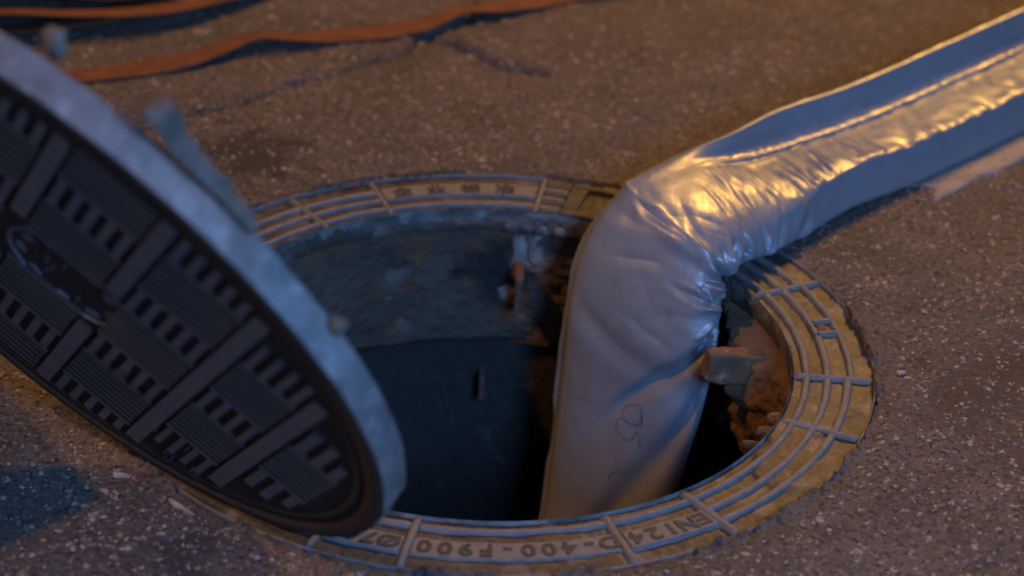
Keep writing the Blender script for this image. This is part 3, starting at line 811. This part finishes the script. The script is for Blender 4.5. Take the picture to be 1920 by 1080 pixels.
sp_path = [(-.95, .56, .004), (-.75, .62, .004), (-.556, .70, .002), (-.46, .745, .002), (-.40, .785, .006), (-.345, .825, .014), (-.29, .835, .009), (-.22, .862, .002), (-.12, .905, .002), (-.06, .945, .010), (.0, .975, .006), (.06, 1.01, .003), (.15, 1.05, .005), (.3, 1.1, .005), (.5, 1.2, .005)]
ribbon('webbing_strap', sp_path, .050, M_STRAP, label='long orange webbing strap lying wavy across the asphalt behind the manhole', cat='strap', tilt=[0, 0, .05, 0, .15, .25, .15, 0, .05, .25, .1, 0, 0, 0, 0], n=300)
pile = thing('webbing_bundle', 'folded heap of orange webbing at the top left corner of the view', 'strap bundle', (-.76, .865, 0))
for k, (dy, dz, dx, hh) in enumerate(((-.045, .004, -.05, .012), (-.015, .016, .04, .02), (.02, .03, -.02, .025), (.055, .04, .05, .02), (.09, .045, .0, .02), (.13, .04, .06, .02), (.04, .065, -.12, .02))):
    pth = [(-.45 + dx, -.16 + dy, dz * .5), (-.3 + dx, -.11 + dy, dz), (-.14 + dx, -.07 + dy, dz + hh * .5), (.0 + dx, -.03 + dy, dz + hh), (.12 + dx, .01 + dy, dz + hh * .3), (.24 + dx, .06 + dy, .010 + dz * .3), (.40 + dx, .22 + dy, .005)]
    ribbon('webbing_fold', pth, .085, M_STRAP, pile, tilt=[.2, .35 - .1 * k, .4 - .12 * k, .3, .25, .2, .1], n=80, thick=.004)
# tie-down ring beside it
bm = bmesh.new()
ringo = thing('ring_shackle', 'grey round ring lying on the asphalt right of the orange heap', 'ring', (-.452, .975, .011))
def torus(R0, r0, nu, nv):
    A_, B_ = np.meshgrid(np.linspace(0, 2 * np.pi, nu, endpoint=False), np.linspace(0, 2 * np.pi, nv, endpoint=False), indexing='ij')
    return np.stack([(R0 + r0 * np.cos(B_)) * np.cos(A_), (R0 + r0 * np.cos(B_)) * np.sin(A_), r0 * .9 * np.sin(B_)], -1), gridF(nu, nv, True, True)
bm.free()
Vt, Ft = torus(.036, .009, 48, 14); link('ring_body', meshdata('ring_body', Vt, Ft, True), M_PLASTIC, ringo)
Vt, Ft = torus(.022, .005, 32, 10); Vt[..., 2] += .001; link('ring_core', meshdata('ring_core', Vt, Ft, True), M_STRAP, ringo)

# ------------------------------------------------------------------ small debris
def chunk(name, x, y, sx, sy, sz, m, seed, rot, label, cat, group=None):
    o = lump(name, (0, 0, sz * .6), sx, sy, sz, m, None, seed, rot, (0, 0, 0), .5, 1); o.data.polygons.foreach_set('use_smooth', [False] * len(o.data.polygons)); o.location = (x, y, float(ground_h(np.array([[x, y]]))[0])); o['label'] = label; o['category'] = cat
    if group: o['group'] = group
    return o


chunk('mortar_shard', -.385, -.29, .013, .004, .0025, M_STONE, 5, -.2, 'thin pale shard lying flat on the asphalt left of the cover edge', 'shard')
chunk('mortar_shard', -.315, -.345, .022, .004, .003, M_STONE, 6, -.75, 'long pale splinter tucked along the bottom edge of the cover', 'shard')
GV, GF = [], []
for k in range(34):
    x, y = -.305 + random.gauss(0, .024), -.380 + random.gauss(0, .014); q = random.uniform(.0008, .0021); b0 = len(GV)
    zg = float(ground_h(np.array([[x, y]]))[0])
    for (px_, py_, pz_) in ((1, 0, 0), (0, 1, 0), (-1, 0, 0), (0, -1, 0), (.1, .1, 1)): GV.append((x + px_ * q * random.uniform(.6, 1.2), y + py_ * q * random.uniform(.6, 1.2), zg + pz_ * q * 1.2))
    GF += [(b0, b0 + 1, b0 + 4), (b0 + 1, b0 + 2, b0 + 4), (b0 + 2, b0 + 3, b0 + 4), (b0 + 3, b0, b0 + 4)]
gr = link('white_grit', meshdata('white_grit', GV, GF), M_PAINT, kind='stuff'); gr['label'] = 'scattered white grit on the dark patch below the cover edge'; gr['category'] = 'grit'
for k, (x, y, q, lb) in enumerate(((.475, -.02, .006, 'small pale stone in the asphalt right of the frame'), (.66, .20, .008, 'brown pebble near the right edge of the view'))):
    chunk('pebble', x, y, q, q * .7, q * .4, M_RUST if k else M_STONE, 60 + k, k, lb, 'pebble')
# invented box out of view, added to cast the lower left corner shadow
shadow_box = thing('added_shadow_box', 'added grey steel box out of view on the left, there to cast a shadow', 'shadow caster', (-.848, -.215, 0))
hz = .46
cx0 = np.array([-.392 + .0, -.332]) - np.array([math.cos(math.radians(KEY_AZ + 180)), math.sin(math.radians(KEY_AZ + 180))]) * (hz / math.tan(math.radians(KEY_EL)))
d1 = np.array([math.cos(math.radians(124)), math.sin(math.radians(124))]); d2 = np.array([math.cos(math.radians(226)), math.sin(math.radians(226))])
shadow_box.location = (cx0[0], cx0[1], 0)


def prism(name, poly, z0, z1, m, parent, bev=.006):
    bm = bmesh.new(); b = [bm.verts.new((p[0], p[1], z0)) for p in poly]; f = bm.faces.new(b); r = bmesh.ops.extrude_face_region(bm, geom=[f])
    for v in r['geom']:
        if isinstance(v, bmesh.types.BMVert): v.co.z = z1
    bmesh.ops.recalc_face_normals(bm, faces=bm.faces); bmesh.ops.bevel(bm, geom=bm.edges[:], offset=bev, segments=2, affect='EDGES')
    me = bpy.data.meshes.new(name); bm.to_mesh(me); bm.free(); return link(name, me, m, parent)


o0 = np.zeros(2)
prism('body', [o0 + (d1 + d2) * .004, d1 * .5, d1 * .5 + d2 * .36, d2 * .36], .0, hz * .74, M_SHADOW_BOX, shadow_box)
prism('lid', [o0, d1 * .504, d1 * .504 + d2 * .364, d2 * .364], hz * .745, hz, M_SHADOW_BOX, shadow_box)
